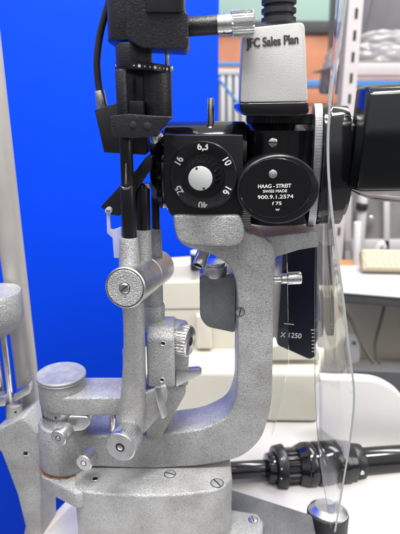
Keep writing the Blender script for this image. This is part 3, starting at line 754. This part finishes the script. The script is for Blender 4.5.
o_ = q.build(); tag(o_, 'small dark cylinder with a white lid standing by the pale tray under the arm head', 'bottle')
# low glossy cream casing in front of it
CB = thing('cream_casing', (20, 220, TZ), 'low glossy cream casing with a rounded top edge spanning behind the grey post', 'machine')
q = MB('shell', 'cream2'); zc1 = W(240, 371, 200).z
q.extr([Vector((x, y, zc1)) for x, y in ((W(140, 372, 200).x, 200), (W(321, 372, 196).x, 196), (W(330, 350, 262).x, 275), (W(120, 350, 262).x, 275))], (0, 0, TZ+1-zc1), 7, 5); q.build(CB)
q = MB('top_ridge', 'cream2'); q.prism([(262, 350), (278, 345), (318, 347), (322, 360), (262, 360)], 215, 240, 3, 4, r=4); q.build(CB)
# white rounded panel (right)
q = MB('white_chair_back', 'whitep'); q.prism([(322, 378, 5), (352, 379, 4), (380, 381, 20), (402, 394, 22), (424, 440, 18), (424, 470, 4), (322, 470, 4)], 150, 166, 3, 4, r=6, n=6)
o_ = q.build(); o_.name = 'rounded_panel'; tag(o_, 'white panel with a rounded corner standing behind the black optical tube at the right edge', 'panel')
q = MB('dark_rail', 'dark'); q.prism([(320, 370), (450, 374), (450, 396), (320, 390)], 240, 262, 2, 2, r=1); o_ = q.build(); tag(o_, 'dark grey rail running behind the top of the white rounded panel', 'rail')

# =================================================================== SETTING
ta = Vector((-205, -120)); tb = Vector((-100, 135)); dv = (tb-ta).normalized()
e0 = WZ(38, 534, TZ); e1 = WZ(74, 496.5, TZ); dv = Vector((e1.x-e0.x, e1.y-e0.y)).normalized(); e0 = Vector((e0.x, e0.y))
A_ = e0-dv*200; B_ = e0+dv*330
TB = thing('table', (150, 60, -750), 'white laminate table with a pale edge band under the slit lamp', 'table')
q = MB('table_top', 'table'); q.extr([Vector((v.x, v.y, TZ)) for v in (A_, Vector((700, A_.y)), Vector((700, B_.y)), B_)], (0, 0, -26), 1.5, 3); q.build(TB)
q = MB('edge_band', 'edge'); nn = Vector((-dv.y, dv.x))
pts = [A_+nn*3.0, A_-nn*6, B_-nn*6, B_+nn*3.0]
q.extr([Vector((v.x, v.y, TZ+.6)) for v in pts], (0, 0, -28), .8, 2); q.build(TB)
for lx, ly in ((60, -60), (640, -60), (640, 250), (60, 250)):
    q = MB('leg', 'dark'); q.box((lx, ly, (TZ-26-750)/2), (40, 40, 750+TZ-26.5), bevel=2); q.build(TB)
q = MB('floor', 'floor'); q.box((500, 900, -760), (5000, 5000, 20), bevel=0); struct(q.build())
q = MB('back_wall', 'wallc'); q.box((1200, 2010, 400), (5000, 20, 2300), bevel=0); struct(q.build())
q = MB('blue_partition', 'blue'); x1 = W(218.5, 60, 400).x
q.box((x1-900, 412, 10), (1800, 24, 1510), bevel=1.5); o_ = q.build(); tag(o_, 'large plain saturated blue partition panel standing behind the slit lamp', 'partition')

def panel(name, m_, x0, y0, x1, y1, Y, th, bevel=2):
    q = MB(name, m_); q.prism([(x0, y0), (x1, y0), (x1, y1), (x0, y1)], Y, Y+th, bevel, 2, r=0); return q
o_ = panel('mint_board', 'mint', 180, -80, 460, 21, 1900, 30).build(); tag(o_, 'mint green board high on the far wall above the dark ledge', 'board')
o_ = panel('ledge', 'dark', 180, 21, 460, 33, 1850, 60).build(); tag(o_, 'dark grey ledge between the mint board and the terracotta cupboard', 'ledge')
CU = thing('terracotta_cupboard', (300, 1850, -700), 'terracotta cupboard with a blue strip on the far side of the room', 'cupboard')
panel('carcass', 'orange', 180, 33, 460, 128, 1870, 60).build(CU)
panel('blue_trim', 'bluestrip', 180, 80, 460, 87, 1862, 10, 1).build(CU)
q = panel('drawer_face', 'orange', 180, 89, 460, 104, 1862, 10, 1); q.build(CU)
RA = thing('slatted_radiator', (100, 1500, -500), 'pale grey slatted radiator between the blue partition and the adapter box', 'radiator')
panel('top_rail', 'radi', 200, 69, 250, 75, 1480, 30).build(RA)
panel('blue_rim', 'bluestrip', 200, 62, 250, 66, 1480, 30, 1).build(RA)
panel('back_sheet', 'dark', 200, 75, 250, 250, 1510, 10).build(RA)
for k in range(6): panel('slat', 'radi', 206+k*7, 75, 211.5+k*7, 250, 1482, 20, 6).build(RA)
q = MB('blue_cord', 'bluestrip'); q.tube([W(216, 76, 1200), W(226, 88, 1200), W(236, 101, 1200), W(250, 116, 1200)], 4, 10); o_ = q.build(); tag(o_, 'thin blue cord hanging diagonally in front of the slatted radiator', 'cord')

# storage rack
RK = thing('storage_rack', (500, 800, -750), 'cream slotted steel storage rack behind the eyepiece housing', 'rack')
def rackpost(px, py, Y):
    q = MB('post', 'rack'); p = W(px, py, Y); w_ = 30
    q.extr([(p.x-w_/2, Y, 700), (p.x+w_/2, Y, 700), (p.x+w_/2, Y+3, 700), (p.x-w_/2+3, Y+3, 700), (p.x-w_/2+3, Y+40, 700), (p.x-w_/2, Y+40, 700)], (0, 0, -1450), .6, 1)
    q.mat('hole'); z = 640
    while z > -200:
        q.box((p.x+2, Y-.3, z), (6, 1.2, 20), bevel=0); z -= 42
    q.build(RK)
rackpost(352.5, 50, 800); rackpost(333, 40, 1150) if False else None
def rackshelf(y_f, z0, Y0, Y1):
    q = MB('shelf', 'rack'); x0 = W(352, 50, 800).x-12
    q.box((x0+400, (Y0+Y1)/2, z0), (800, Y1-Y0, 4), bevel=1)
    q.box((x0+400, Y0+1.5, z0-12), (800, 3, 28), bevel=.8); q.box((x0+400, Y0+6, z0-30), (800, 4, 6), bevel=.8); q.build(RK)
zs1 = W(375, 62, 805).z; rackshelf(0, zs1, 805, 1150)
def crumple(name, c, rx, ry, rz, seed, label, cat, m_='film', group=None):
    bm = bmesh.new(); bmesh.ops.create_icosphere(bm, subdivisions=5, radius=1)
    for v in bm.verts:
        n_ = v.co.normalized(); k = 1+.22*noise.noise(n_*1.5+Vector((seed, 0, 0)))+.13*(abs(noise.noise(n_*2.6+Vector((0, seed, 0))))*2-.5)+.03*noise.noise(n_*7)
        v.co = Vector((n_.x*rx, n_.y*ry, n_.z*rz))*k
        if v.co.z < -rz*.55: v.co.z = -rz*.55
        v.co += Vector(c)
    q = MB(name, m_); q.add(bm); o = q.build(); tag(o, label, cat, group); return o
p = W(386, 50, 860); crumple('plastic_bag', (p.x, 880, zs1+2+26), 100, 60, 42, 3, 'crumpled clear plastic bag lying on the rack shelf above the eyepiece housing', 'plastic bag', group='plastic bags on the rack')
p = W(336, 78, 1100); crumple('plastic_bag', (p.x, 1100, p.z), 42, 40, 75, 9, 'crumpled white plastic bag hanging left of the slotted rack post', 'plastic bag', group='plastic bags on the rack')
q = MB('storage_bin', 'bin'); q.prism([(346, -60), (440, -60), (440, 50), (356, 52)], 1000, 1150, 8, 3, r=5); q.prism([(372, -60), (386, -60), (362, 40), (352, 40)], 975, 1000, 4, 3, r=2); o_ = q.build(); tag(o_, 'grey plastic bin high on the rack behind the clear plastic bag', 'bin')
q = MB('storage_bin', 'bin'); q.prism([(337, -40), (345, -40), (338, 60), (333, 62)], 1180, 1250, 3, 3, r=2); o_ = q.build(); tag(o_, 'narrow dark grey upright board left of the slotted rack post', 'board'); o_.name = 'upright_board'
q = MB('carton', 'keys'); q.prism([(333, 32), (337.5, 32), (337.5, 56), (333, 56)], 1260, 1320, 2, 3, r=1); o_ = q.build(); tag(o_, 'small tan carton peeping out beside the clear shield', 'carton')

# grey machine beneath the rack
GM = thing('grey_machine', W(380, 262, 800), 'dark grey framed machine below the eyepiece housing', 'machine')
q = panel('body', 'cab', 338, 150, 470, 262, 830, 60, 3); q.build(GM)
q = MB('frame', 'radi')
for a in ((345, 240, 470, 252), (345, 196, 352, 262), (384, 196, 390, 250)):
    q.prism([(a[0], a[1]), (a[2], a[1]), (a[2], a[3]), (a[0], a[3])], 815, 828, 2, 2)
q.build(GM)
q = MB('tilted_strut', 'radi'); q.cyl(W(358, 262, 800), W(363, 196, 800), 11, b=2); q.mat('hole'); q.cyl(W(361, 210, 796), W(362.5, 203, 796), 13, b=2); q.build(GM)
q = MB('glint_knob', 'chrome'); q.cyl(W(371, 218.5, 790), W(371, 218.5, 815), 6, b=1); q.build(GM)
q = MB('white_pipe', 'whitep'); q.cyl(W(355.5, 275, 640), W(357.5, 222, 640), 3.6*S(356, 250, 640), b=1.5); o_ = q.build(); tag(o_, 'upright white pipe standing left of the ivory keyboard', 'pipe')
q = MB('wooden_board', 'wood'); zw_ = -170-30; p0 = WZ(338, 262, -150)
q.box((W(352, 275, 640).x+30, 660, W(352, 275, 620).z-22), (100, 90, 60), bevel=3); o_ = q.build(); tag(o_, 'orange wooden block behind the paper-covered shelf', 'board')
# paper covered shelf, keyboard
zsH = W(380, 292, 420).z
SH = thing('side_shelf', W(400, 300, 470), 'side shelf with a dark front edge holding the ivory keyboard', 'shelf')
q = MB('shelf_board', 'dark'); xl = W(341, 294, 420).x
q.extr([Vector((xl, 424, zsH-3)), Vector((xl+400, 324, zsH-3)), Vector((xl+400, 560, zsH-3)), Vector((xl+28, 575, zsH-3))], (0, 0, -17), 1, 2); q.build(SH)
q = MB('paper_sheet', 'paper'); q.extr([Vector((xl-1, 421, zsH)), Vector((xl+396, 322, zsH)), Vector((xl+396, 555, zsH)), Vector((xl+26, 570, zsH))], (0, 0, -2.4), .5, 1); o_ = q.build(); tag(o_, 'white paper covering the side shelf under the ivory keyboard', 'paper')
KB = thing('keyboard', W(385, 275, 500), 'ivory keyboard standing on the paper-covered side shelf', 'keyboard')
kp = W(364, 272, 505); zk = zsH
q = MB('keyboard_case', 'kcase'); rotk = R(-4)
q.box((kp.x+160, 520, zk+20), (320, 24, 40), (R(-35), 0, rotk), 4, 3); q.build(KB)
nk = 0
for r_i in range(6):
    for c_i in range(13):
        loc = Matrix.Translation((kp.x+160, 520, zk+20)) @ Matrix.Rotation(rotk, 4, 'Z') @ Matrix.Rotation(R(-35), 4, 'X') @ Vector((-152+c_i*10.5+(r_i % 3)*2, -12.8, 14.5-r_i*5.6))
        q = MB('key', 'keys'); q.box(loc, (9, 3, 4.6), (R(-35), 0, rotk), .8, 2); q.build(KB)
q = MB('dark_lamp_arm', 'radi'); q.tube([W(376, 252, 600), W(379, 246, 600), W(382, 244, 600), W(384, 248, 600)], 6, 12, 5); o_ = q.build(); o_.name = 'bent_handle'; tag(o_, 'short bent pale handle sticking up behind the ivory keyboard', 'handle')
# beige cabinet under the shelf, socket box and cords
q = MB('beige_cabinet', 'beige'); q.prism([(330, 296), (520, 300), (520, 420), (330, 420)], 530, 600, 3, 2); o_ = q.build(); tag(o_, 'plain beige cabinet under the side shelf', 'cabinet')
SB = thing('socket_box', W(354, 350, 500), 'small white socket box fixed on the beige cabinet', 'socket')
q = MB('box', 'whitep'); q.prism([(348, 338, 2), (360, 337, 2), (360, 362, 2), (351, 364, 2)], 508, 530, 2, 3, r=1); q.build(SB)
q = MB('socket_hole', 'dark'); q.cyl(W(354, 343, 506), W(354, 343, 509), 3.2, b=.3); q.build(SB)
q = MB('cord', 'cable'); q.tube([W(338, 304, 440), W(352, 322, 440), W(364, 348, 430), W(378, 368, 420), W(398, 386, 410), W(420, 398, 410)], 3.2, 12); o_ = q.build(); tag(o_, 'grey cord sagging diagonally from the shelf across the beige cabinet', 'cord', 'cords hanging in front of the beige cabinet')
q = MB('cord', 'cable'); q.tube([W(386, 300, 470), W(381, 320, 465), W(375, 345, 460), W(379, 362, 450), W(392, 378, 440), W(410, 392, 440)], 2.6, 12); o_ = q.build(); tag(o_, 'thinner dark cord hanging in an S curve right of the diagonal cord', 'cord', 'cords hanging in front of the beige cabinet')
q = MB('conduit', 'wallc'); q.prism([(340, 363), (520, 367), (520, 374), (340, 370)], 505, 528, 1.5, 2); o_ = q.build(); tag(o_, 'pale skirting strip along the foot of the beige cabinet', 'skirting')

# =================================================================== CAMERA, LIGHT
cam = bpy.data.cameras.new('Camera'); co = bpy.data.objects.new('Camera', cam); col.objects.link(co)
co.location = CAM*MM; co.rotation_euler = (R(90)-PITCH, 0, 0)
cam.sensor_fit = 'VERTICAL'; cam.sensor_height = 24; cam.lens = F/534*24; cam.clip_start = .01; cam.clip_end = 50
cam.dof.use_dof = True; cam.dof.focus_distance = .375; cam.dof.aperture_fstop = cam.lens/3.6
sc.camera = co
w = bpy.data.worlds.new('World'); sc.world = w; w.use_nodes = True
nt = w.node_tree; bg = nt.nodes['Background']; tc = nt.nodes.new('ShaderNodeTexCoord'); sx_ = nt.nodes.new('ShaderNodeSeparateXYZ')
r = nt.nodes.new('ShaderNodeValToRGB'); mr = nt.nodes.new('ShaderNodeMapRange'); mr.inputs[1].default_value = -1
nt.links.new(tc.outputs['Generated'], sx_.inputs[0]); nt.links.new(sx_.outputs[2], mr.inputs[0]); nt.links.new(mr.outputs[0], r.inputs[0]); nt.links.new(r.outputs[0], bg.inputs[0])
e = r.color_ramp.elements; e[0].position = .0; e[0].color = (.22, .21, .2, 1); e[1].position = 1; e[1].color = (1, 1, 1, 1)
for p_, c_ in ((.45, .16), (.57, .27), (.72, .9)):
    k = e.new(p_); k.color = (c_*.97, c_*.98, c_, 1)
bg.inputs[1].default_value = .95
def area(loc, tgt, sx, sy, power, colr=(1, .98, .95)):
    l = bpy.data.lights.new('area_lamp', 'AREA'); l.shape = 'RECTANGLE'; l.size = sx; l.size_y = sy; l.energy = power; l.color = colr
    o = bpy.data.objects.new('area_lamp', l); col.objects.link(o); o.location = loc
    o.rotation_euler = (Vector(tgt)-Vector(loc)).to_track_quat('-Z', 'Y').to_euler()
area((.25, -.35, 1.7), (0, .05, 0), 1.1, .16, 50)
area((-.5, -.7, 1.5), (0, .3, -.1), 1.1, .16, 18)
area((.9, .9, 1.8), (.3, .6, -.2), 1.3, .3, 25)
area((1.3, -.5, .6), (0, 0, -.05), .5, .9, 6, (1, .97, .93))  # low lamp at the right side, not at ceiling height
sc.cycles.transmission_bounces = 12; sc.cycles.max_bounces = 14
sc.view_settings.view_transform = 'Standard'; sc.view_settings.look = 'None'; sc.view_settings.exposure = 0; sc.view_settings.gamma = 1
for o in bpy.data.objects:
    if 'w' in o: del o['w']
